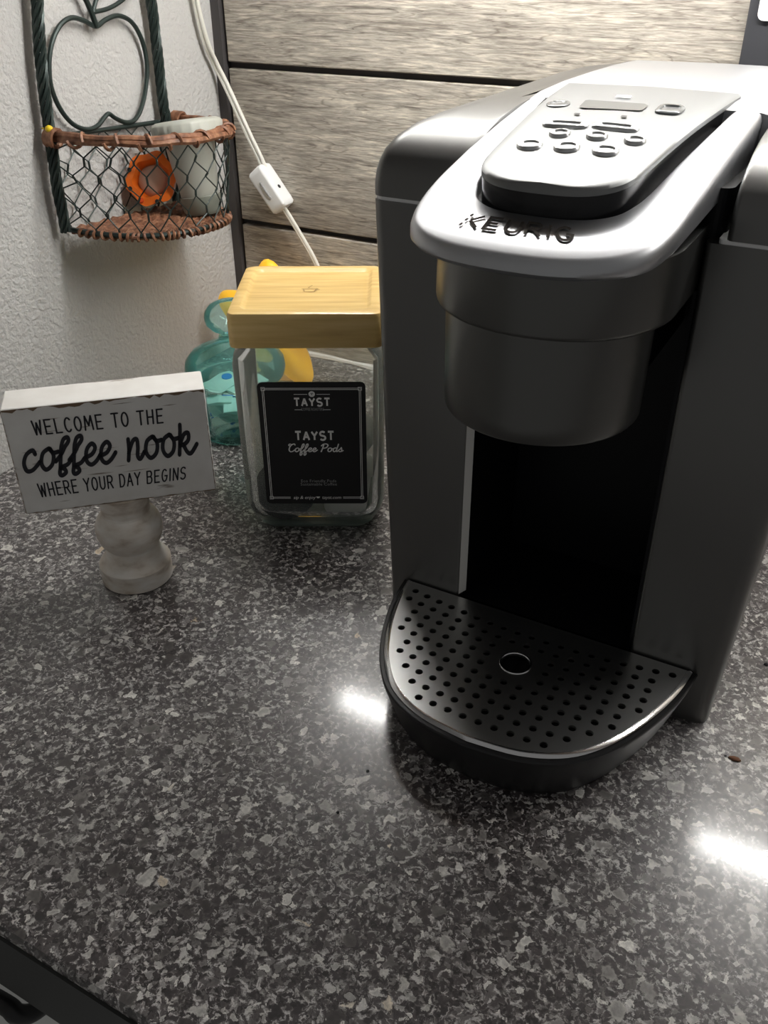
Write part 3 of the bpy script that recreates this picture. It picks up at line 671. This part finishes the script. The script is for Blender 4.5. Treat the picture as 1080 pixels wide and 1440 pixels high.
for i in range(16):
    a = random.uniform(0, 2*PI); rad = random.uniform(.006, .017); z = .010+.0025*(i % 16)
    P = thing('sugar_packet', 'folded paper packet inside the teal glass jar', 'packet', TC+Vector((rad*math.cos(a), rad*math.sin(a), z)), random.uniform(0, PI), 'packets in the teal jar')
    P.rotation_euler = (random.uniform(-.18, .18), random.uniform(-.18, .18), random.uniform(0, PI))
    if i == 2: P['label'] = 'pale yellow paper packet low in the teal glass jar'
    w, h = .0195, .0125
    nx = 6; V, F = [], []
    for zz in (-.0006, .0006):
        for a_ in range(nx+1):
            for b_ in (-1, 0, 1): V.append((-w+2*w*a_/nx, b_*h, zz*(1-.7*abs(b_))*3+.0012*math.sin(a_*1.3+i)))
    q_ = 3*(nx+1)
    for a_ in range(nx):
        for b_ in range(2):
            k_ = a_*3+b_; F += [(k_, k_+1, k_+4, k_+3), (q_+k_, q_+k_+3, q_+k_+4, q_+k_+1)]
    for a_ in range(nx): F += [(a_*3, a_*3+3, q_+a_*3+3, q_+a_*3), (a_*3+2, q_+a_*3+2, q_+a_*3+5, a_*3+5)]
    F += [(0, q_, q_+1, 1), (1, q_+1, q_+2, 2), (q_-3, q_-2, 2*q_-2, 2*q_-3), (q_-2, q_-1, 2*q_-1, 2*q_-2)]
    pk = obj('paper', (V, F), 'packet_yellow' if i == 2 else 'packet', P)
    obj('blue_dot', lathe([(.0052, -.0030), (.0052, .0032)], 16, c=(.008, .002)), 'packet_blue', P)
    if i % 4 == 1: obj('blue_band', box(-.0185, -.0155, -.0122, .0122, -.0024, .0026), 'packet_blue', P)

# ================================================================== STAR LAMP + CORD
SC = Vector((.102, -.078, .0605))
ST = thing('star_lamp', 'yellow rounded star lamp standing behind the jars', 'lamp', (SC.x, SC.y, 0))
sl = [Vector(((.055+.019*math.cos(5*t))*math.cos(t+PI/2), (.055+.019*math.cos(5*t))*math.sin(t+PI/2), 0)) for t in [2*PI*i/100 for i in range(100)]]
rings = []
for f, d in ((.30, -.0165), (.60, -.0150), (.85, -.0105), (.97, -.004), (1., 0), (.97, .004), (.85, .0105), (.60, .0150), (.30, .0165)):
    rings.append([(p.x*f, d, SC.z+p.y*f) for p in sl])
obj('shade', loft(rings), 'star', ST, 'all')
obj('foot', lathe([(.022, 0), (.022, .003), (.010, .005), (.006, .010), (.006, .03)], 24, c=(.004, .012)), 'switch', ST, 40)
CD = thing('lamp_cord', 'ivory two-strand lamp cord with white inline switch hanging down the wood wall', 'cord', (0, 0, 0))
def cpt(px, py, d=.013):
    a = on(1, -d, px, py); b = on(0, d*.7, px, py)
    return a if a.x > d*.7 else b
top = cpt(275, 0); top2 = top+Vector((-.001, -.012, .14)); 
cp = [top2, top+Vector((0, -.004, .05)), top, cpt(290, 60), cpt(303, 90), cpt(318, 120), cpt(350, 190), cpt(368, 228), cpt(380, 262)]
dn = [cpt(380, 262), cpt(392, 282), cpt(404, 300), cpt(425, 335), cpt(445, 372), cpt(462, 420), Vector((.13, -.020, .05)), SC+Vector((.014, .030, -.03)), SC+Vector((.008, .0185, -.020))]
off = Vector((.0019, .0, .0008))
for s_ in (-1, 1):
    obj('strand', tube(catmull([p+off*s_ for p in cp], 8), .0021, 8), 'cord', CD, True)
    obj('strand', tube(catmull([p+off*s_*.55 for p in dn], 8), .0020, 8), 'cord', CD, True)
sp = cpt(382, 265); d_ = (cpt(398, 292)-cpt(362, 238)).normalized(); yv = Vector((0, -1, 0)); sx = d_.cross(yv).normalized()
sw = []
for t_, f in ((-.0245, .80), (-.0225, .97), (-.018, 1.), (.018, 1.), (.0225, .97), (.0245, .80)):
    sw.append([sp+d_*t_+sx*x*f+yv*(y*f) for x, y in rrect(-.0105, .0105, -.010, .011, .003)])
S1 = obj('inline_switch', loft(sw), 'switch', CD, 40)
obj('wheel', tube([sp+d_*(-.010+.002*i)+yv*(.0108+.0008*math.sin(PI*i/10)) for i in range(11)], .0012, 6), 'label_dim', S1)
obj('screw', (lambda c: ([c+d_*.0022*math.cos(PI*i/5)+yv*.0022*math.sin(PI*i/5) for i in range(10)], [tuple(range(10))]))(sp-sx*.0107+d_*.004+yv*.001), 'dark_print', S1)

# ================================================================== WALL BASKET
BYC = -.172
def tilt(y): return -.052*(y-BYC)                   # hangs slightly lower towards the corner
def dcurve(hw, dep, z, n=40, e1=.72, e2=.85, x0=.006):
    out = []
    for i in range(n+1):
        a = PI*i/n; c_, s_ = math.cos(a), max(math.sin(a), 0)
        y = BYC-hw*math.copysign(abs(c_)**e2, c_); out.append(Vector((x0+dep*s_**e1, y, z+tilt(y))))
    return out
RZ, BZ = .2685, .1885
Bk = thing('wall_basket', 'wire and twig half-round basket with apple outline hanging on white wall', 'basket', (0, BYC, 0))
def bobj(name, data, *a, **k_):
    V, F = data; return obj(name, ([(v[0], v[1]-BYC, v[2]) for v in V], F), *a, **k_)
rim = dcurve(.081, .108, RZ)
def wrap(path, every, r, turns=1.2, tr=.0016, seg=5, length=5):
    V = []
    out = []
    for i in range(2, len(path)-length, every):
        pts = []
        for t in range(13):
            f = i+length*t/12*.35; j = int(f); p = path[j].lerp(path[j+1], f-j); tg = (path[j+1]-path[j]).normalized()
            a = tg.cross(Vector((0, 0, 1))).normalized(); b = tg.cross(a); an = 2*PI*turns*t/12
            pts.append(p+a*r*math.cos(an)+b*r*math.sin(an))
        out.append(tube(pts, tr, seg))
    return out
rb = None
for i, (dx, dz, r_) in enumerate(((0, .0028, .0029), (.0035, -.0005, .0029), (-.003, -.001, .0027))):
    rm = [p+Vector((dx*math.sin(PI*j/40), 0, dz+.0006*math.sin(j*.9+i))) for j, p in enumerate(rim)]
    o = bobj('rim_twig', tube(rm, r_, 7), 'twig', Bk, True)
for w_ in wrap(rim, 4, .0060, 1.0, .0016): bobj('rim_binding', w_, 'twig', Bk, True)
for e_ in (rim[0], rim[-1]):                     # bound ends
    for i in range(5):
        c_ = e_+Vector((.004+.0035*i*.6, 0, 0)); bobj('rim_binding', tube([c_+Vector((.001*math.sin(a), .0068*math.cos(a), .0072*math.sin(a))) for a in [2*PI*t/12 for t in range(12)]], .0017, 5, True), 'twig', Bk, True)
bot = dcurve(.0765, .098, BZ)
bobj('bottom_wire', tube([p+Vector((0, 0, .001)) for p in bot], .0024, 7), 'wire', Bk, True)
for i in range(1, 39):
    p = bot[i]; tg = (bot[i+1]-bot[i-1]).normalized(); a = Vector((0, 0, 1)).cross(tg)
    bobj('edge_binding', tube([p+a*(.0036*math.cos(t))+Vector((0, 0, .0032*math.sin(t)))+tg*(.002*math.sin(t*.5+i)) for t in [2*PI*k_/10 for k_ in range(10)]], .0015, 5, True), 'twig', Bk, True)
# woven base: wavy strands running along the wall, over ribs
nst = 15
for i in range(nst):
    x = .012+.090*i/(nst-1)
    ys = [p.y for p in bot if p.x >= x]
    if len(ys) < 3: continue
    ya, yb = min(ys), max(ys); n = 26
    bobj('base_strand', tube([Vector((x, ya+(yb-ya)*t/n, BZ+tilt(ya+(yb-ya)*t/n)+.0016*math.sin(PI*t+PI*(i % 2)+.6*t))) for t in range(n+1)], .0031, 6), 'twig', Bk, True)
for i in range(9):
    y = BYC-.066+.0165*i; xs = [p.x for p in bot if abs(p.y-y) < .010]
    bobj('base_rib', tube([Vector((.008, y, BZ+tilt(y))), Vector((max(xs)-.002, y, BZ+tilt(y)))], .0017, 6), 'twig', Bk, True)
# hexagonal netting over front and back
def netting(top, botm, cols, rows, r, jit=.0018):
    n = len(top)-1
    def P(s, v):
        f = max(0, min(.9999, s))*n; j = int(f); a = top[j].lerp(top[j+1], f-j); b = botm[j].lerp(botm[j+1], f-j); return b.lerp(a, v)
    parts = []; node = {}
    def N(i, j):
        if (i, j) not in node:
            p = P(i/(2*cols), j/(2*rows)); node[(i, j)] = p+Vector((random.uniform(-jit, jit)*.6, random.uniform(-jit, jit), random.uniform(-jit, jit) if 0 < j < 2*rows else 0))
        return node[(i, j)]
    for j in range(0, 2*rows, 2):
        odd = (j//2) % 2
        for i in range(odd, 2*cols+1, 2):
            a = N(i, j); b0 = N(i, j+.7)
            parts.append(tube([a, b0], r*1.7, 5))               # twisted link
            for s_ in (-1, 1):
                if 0 <= i+s_ <= 2*cols: parts.append(tube([b0, N(i+s_, j+2)], r, 5))
    return join(*parts)
bobj('wire_netting', netting([p-Vector((0, 0, .004)) for p in rim], bot, 13, 5, .00062), 'wire', Bk, kind='stuff')
bk_t = [Vector((.004, BYC-.076+.152*i/10, RZ+tilt(BYC-.076+.152*i/10))) for i in range(11)]; bk_b = [Vector((.004, BYC-.072+.144*i/10, BZ+tilt(BYC-.072+.144*i/10))) for i in range(11)]
bobj('back_netting', netting(bk_t, bk_b, 6, 5, .00062), 'wire', Bk, kind='stuff')
bobj('back_bar', tube([Vector((.005, p.y, p.z-.001)) for p in bk_t], .0021, 8), 'wire', Bk, True)
for fy in (.72,): 
    j = int(fy*40); bobj('upright', tube([bot[j], rim[j]-Vector((0, 0, .004))], .0013, 6), 'wire', Bk, True)
# arch of twisted wire
al = [on(0, .011, *a) for a in ((93, 326), (86, 290), (80, 260), (72, 200), (65, 150), (57, 80), (52, 0))]
ar = [on(0, .011, *a) for a in ((212, 0), (222, 80), (230, 150), (233, 165))] + [Vector((.011, -.1035, .225)), Vector((.011, -.103, .188))]
zt = al[-1].z
ap = [Vector((.011, -.231, zt+.05)), Vector((.011, -.205, zt+.085)), Vector((.011, -.172, zt+.097)), Vector((.011, -.139, zt+.082)), Vector((.011, -.113, zt+.045))]
path = catmull(al+ap+ar, 10)
def helix(path, R_, r_, ph, pitch, seg=5):
    out = []; s = 0
    for i, p in enumerate(path):
        if i: s += (p-path[i-1]).length
        t = (path[min(i+1, len(path)-1)]-path[max(i-1, 0)]).normalized(); a = Vector((1, 0, 0)); a = (a-t*a.dot(t)).normalized(); b = t.cross(a)
        an = 2*PI*s/pitch+ph; out.append(p+a*R_*math.cos(an)+b*R_*math.sin(an))
    return tube(out, r_, seg)
fine = []
for i in range(len(path)-1):
    for k_ in range(3): fine.append(path[i].lerp(path[i+1], k_/3))
fine.append(path[-1])
for i in range(6): bobj('arch_strand', helix(fine, .0036, .0017, i*PI/3, .055), 'wire', Bk, True)
# apple outline and its stem with a leaf
apx = [(135, 37), (118, 29), (100, 25), (84, 36), (73, 60), (69, 90), (72, 122), (84, 152), (102, 174), (122, 182), (137, 177), (146, 166), (153, 160), (162, 166), (177, 172), (190, 168), (200, 148), (206, 115), (206, 85), (199, 55), (185, 31), (166, 22), (148, 28)]
bobj('apple_outline', tube(catmull([on(0, .0065, *a) for a in apx], 5, True), .0021, 8, True), 'wire', Bk, True)
bobj('apple_stem', tube(catmull([on(0, .0085, *a) for a in ((136, 38), (128, 16), (118, -6), (108, -26))], 5), .0024, 8), 'wire', Bk, True)
bobj('apple_leaf', tube(catmull([on(0, .009, *a) for a in ((131, 17), (152, 12), (172, 0), (190, -22), (170, -34), (148, -18), (136, -2), (131, 17))], 5), .0019, 8), 'wire', Bk, True)
pn_ = on(0, .012, 65, 181)
pp = tag(obj('push_pin', lathe([(.0006, -.005), (.0008, .0), (.0022, .0008), (.0031, .003), (.0028, .0052), (.0012, .0062)], 16), 'pin', None, 'all'), 'tiny round yellow push pin on the wall by the basket', 'pin'); pp.location = pn_; pp.rotation_euler = (0, PI/2, 0)

# things in the basket
gp = on(2, BZ+.004, 279, 298)
gp = gp+Vector((.003, .004, 0))
G = thing('tumbler', 'grey-green plastic tumbler with ribbed cap leaning in the wall basket', 'tumbler', (gp.x, gp.y, BZ+.0015))
G.rotation_euler = (math.radians(-3), math.radians(-9), 0); G.scale = (1, 1, .94)
obj('body', lathe([(.004, .001), (.0145, .0005), (.0175, .004), (.0185, .024), (.0215, .050), (.0232, .068), (.0236, .076)], 44), 'cup_grey', G, 50)
obj('base_band', lathe([(.0150, .0002), (.0180, .004), (.0196, .018), (.0190, .0185)], 44, False, False), 'cup_dark', G, 50)
cap_ = []
for z, r_ in ((.074, .0300), (.0745, .0318), (.086, .0325), (.0885, .0315), (.0900, .028), (.0905, .018)):
    cap_.append([((r_+(.0012 if (j % 3 < 2 and z < .088) else 0))*math.cos(2*PI*j/72), (r_+(.0012 if (j % 3 < 2 and z < .088) else 0))*math.sin(2*PI*j/72), z) for j in range(72)])
obj('cap', loft(cap_), 'cup_grey', G, 50)
op = on(2, BZ+.005, 238, 292)
O_ = thing('toy_cup', 'orange scalloped plastic toy cup with peach inside lying in the wall basket', 'toy', (.0250, -.1475, BZ+.029))
O_.rotation_euler = (math.radians(62), 0, math.radians(24))
orn = []
for r_, z in ((.012, -.012), (.018, -.010), (.0215, .000), (.0235, .006), (.0250, .010), (.0180, .0115), (.0150, .005), (.013, -.004), (.010, -.006)):
    orn.append([((r_*(1+.07*math.sin(6*2*PI*j/60)*(1 if z > .0 else .3)))*math.cos(2*PI*j/60), (r_*(1+.07*math.sin(6*2*PI*j/60)*(1 if z > .0 else .3)))*math.sin(2*PI*j/60), z) for j in range(60)])
obj('rim', loft(orn), 'orange', O_, 50)
obj('centre', lathe([(.015, -.004), (.0155, .003), (.012, .008), (.006, .010), (.001, .0105)], 32), 'peach', O_, 50)
for i, (a, m__) in enumerate(((3.6, 'speck'), (4.3, 'orange_dark'), (2.8, 'speck'), (5.0, 'speck'))): obj('dot', lathe([(.0022 if m__ == 'speck' else .0038, .0085), (.002, .0116)], 12, c=(.0226*math.cos(a), .0226*math.sin(a))), m__, O_)

# ================================================================== SIGN ON PEDESTAL
th = math.radians(46.8); su = Vector((math.sin(th), math.cos(th), 0)); sn = Vector((su.y, -su.x, 0))
SB = Vector((.2185, -.4345, 0))
SG = thing('tabletop_sign', 'distressed white wooden block sign with charcoal lettering on a turned pedestal', 'sign', SB, math.atan2(su.y, su.x))
SW0, SW1, SZ0, SZ1, SD = -.0660, .0668, .0755, .1562, .016
bl = obj('sign_block', box(SW0, SW1, -SD, SD, SZ0, SZ1), 'paint', SG); bevel(bl, .0012, 2)
# worn edges as slim strips along the front arrises
for a, b, c_, d_2 in ((SW0, SW1, SZ1-.0030, SZ1-.0003), (SW0, SW1, SZ0+.0004, SZ0+.0014), (SW0+.0003, SW0+.0011, SZ0, SZ1), (SW1-.0010, SW1-.0003, SZ0, SZ1)):
    V, F = [], []
    N_ = 40; hor = (b-a) > (d_2-c_)
    for i in range(N_+1):
        t = i/N_; w0 = random.uniform(.15, .9)**1.4
        if hor: x = a+.001+(b-a-.002)*t; V += [(x, -SD-.0002, c_), (x, -SD-.0002, c_+(d_2-c_)*w0)] if c_ < .1 else [(x, -SD-.0002, d_2-(d_2-c_)*w0*1.2), (x, -SD-.0002, d_2)]
        else: z = c_+.001+(d_2-c_-.002)*t; V += [(a, -SD-.0002, z), (a+(b-a)*w0, -SD-.0002, z)]
    for i in range(N_): F.append((2*i, 2*i+2, 2*i+3, 2*i+1))
    obj('worn_edge', (V, F), 'worn', bl)
MT['scratch'] = mat('scratched_paint', (.36, .31, .26), .7)
for i in range(16):                                             # fine scratches through the paint
    x0_ = random.uniform(SW0+.002, SW1-.022); z_ = random.choice((random.uniform(SZ1-.010, SZ1-.003), random.uniform(SZ0+.022, SZ0+.032), random.uniform(SZ0+.004, SZ1-.004))); ln = random.uniform(.006, .022); hh = random.uniform(.00012, .0004)
    obj('scratch', ([(x0_, -SD-.00015, z_), (x0_+ln*.5, -SD-.00015, z_-hh), (x0_+ln, -SD-.00015, z_+.0002), (x0_+ln*.5, -SD-.00015, z_+hh)], [(0, 1, 2, 3)]), 'scratch', bl)
ped = [(.0250, 0), (.0266, .0008), (.0268, .0150), (.0262, .0158), (.0236, .0192), (.0212, .0232), (.0195, .0275), (.0190, .0300), (.0205, .0320), (.0228, .0355), (.0243, .0405), (.0246, .0450), (.0240, .0495), (.0222, .0540), (.0198, .0572), (.0184, .0584), (.0176, .0600), (.0176, .0720), (.0182, .0756)]
obj('pedestal', lathe(ped, 56), 'whitewash', SG, 20)
def sg(px, py):
    v = onplane(SB+sn*SD, sn, px, py)-SB; return v.dot(su), v.z
def quad_text(strokes, tw, c, w, rc=True, name='lettering'):
    """c = pixel corners bottom-left, bottom-right, top-right, top-left"""
    q = [sg(*a) for a in c]
    def pl(a, b):
        u = a/tw; x = (q[0][0]*(1-u)+q[1][0]*u)*(1-b)+(q[3][0]*(1-u)+q[2][0]*u)*b; z = (q[0][1]*(1-u)+q[1][1]*u)*(1-b)+(q[3][1]*(1-u)+q[2][1]*u)*b
        return (x, -SD-.0003, z)
    return obj(name, ribbons(strokes, w, pl, rc), 'ink', bl)
s, tw = caps_line('WELCOME TO THE', .42, .22, .42); quad_text(s, tw, ((49, 611.5), (229.5, 594), (228, 575), (44, 592)), .115)
s, tw = caps_line('WHERE YOUR DAY BEGINS', .42, .20, .36); quad_text(s, tw, ((57.5, 698.5), (260.5, 673), (261.5, 656.5), (52.5, 680.5)), .115)
s, tw = script_line('coffee nook', .98, .75, .06); s = [[(a, 1+(b-1)*.42 if b > 1 else b*.40 if b < 0 else b) for a, b in q] for q in s]; quad_text(s, tw, ((31, 664), (276, 636.5), (273, 607), (30, 635)), .215, True, 'script_lettering')

# ================================================================== CRUMBS
for px, py, r_, m__, lb_ in ((1033, 1068, .0018, 'crumb', 'brown crumb on the counter right of the drip tray'), (1020, 1063, .0008, 'speck', 'tiny dark speck beside the brown crumb'),
        (517, 1085, .0011, 'speck', 'tiny dark speck on the counter in the shiny patch'), (475, 1143, .0010, 'speck', 'tiny dark speck on the counter in the shiny patch'), (546, 1129, .0007, 'speck', 'tiny dark speck on the counter in the shiny patch'), (1077, 935, .0016, 'speck', 'dark crumb on the counter by the brewer side')):
    c_ = on(2, 0, px, py); V, F = lathe([(r_*.5, 0), (r_, r_*.3), (r_*.8, r_*.7), (r_*.3, r_*.9)], 7)
    V = [(x*(2.2 if m__ == 'crumb' else 1)+random.uniform(-.2, .2)*r_, y+random.uniform(-.2, .2)*r_, max(z, 0)) for x, y, z in V]
    o = tag(obj('crumb', (V, F), m__), lb_, 'crumb', 'specks on the counter' if 'shiny' in lb_ else None); o.location = (c_.x, c_.y, 0)
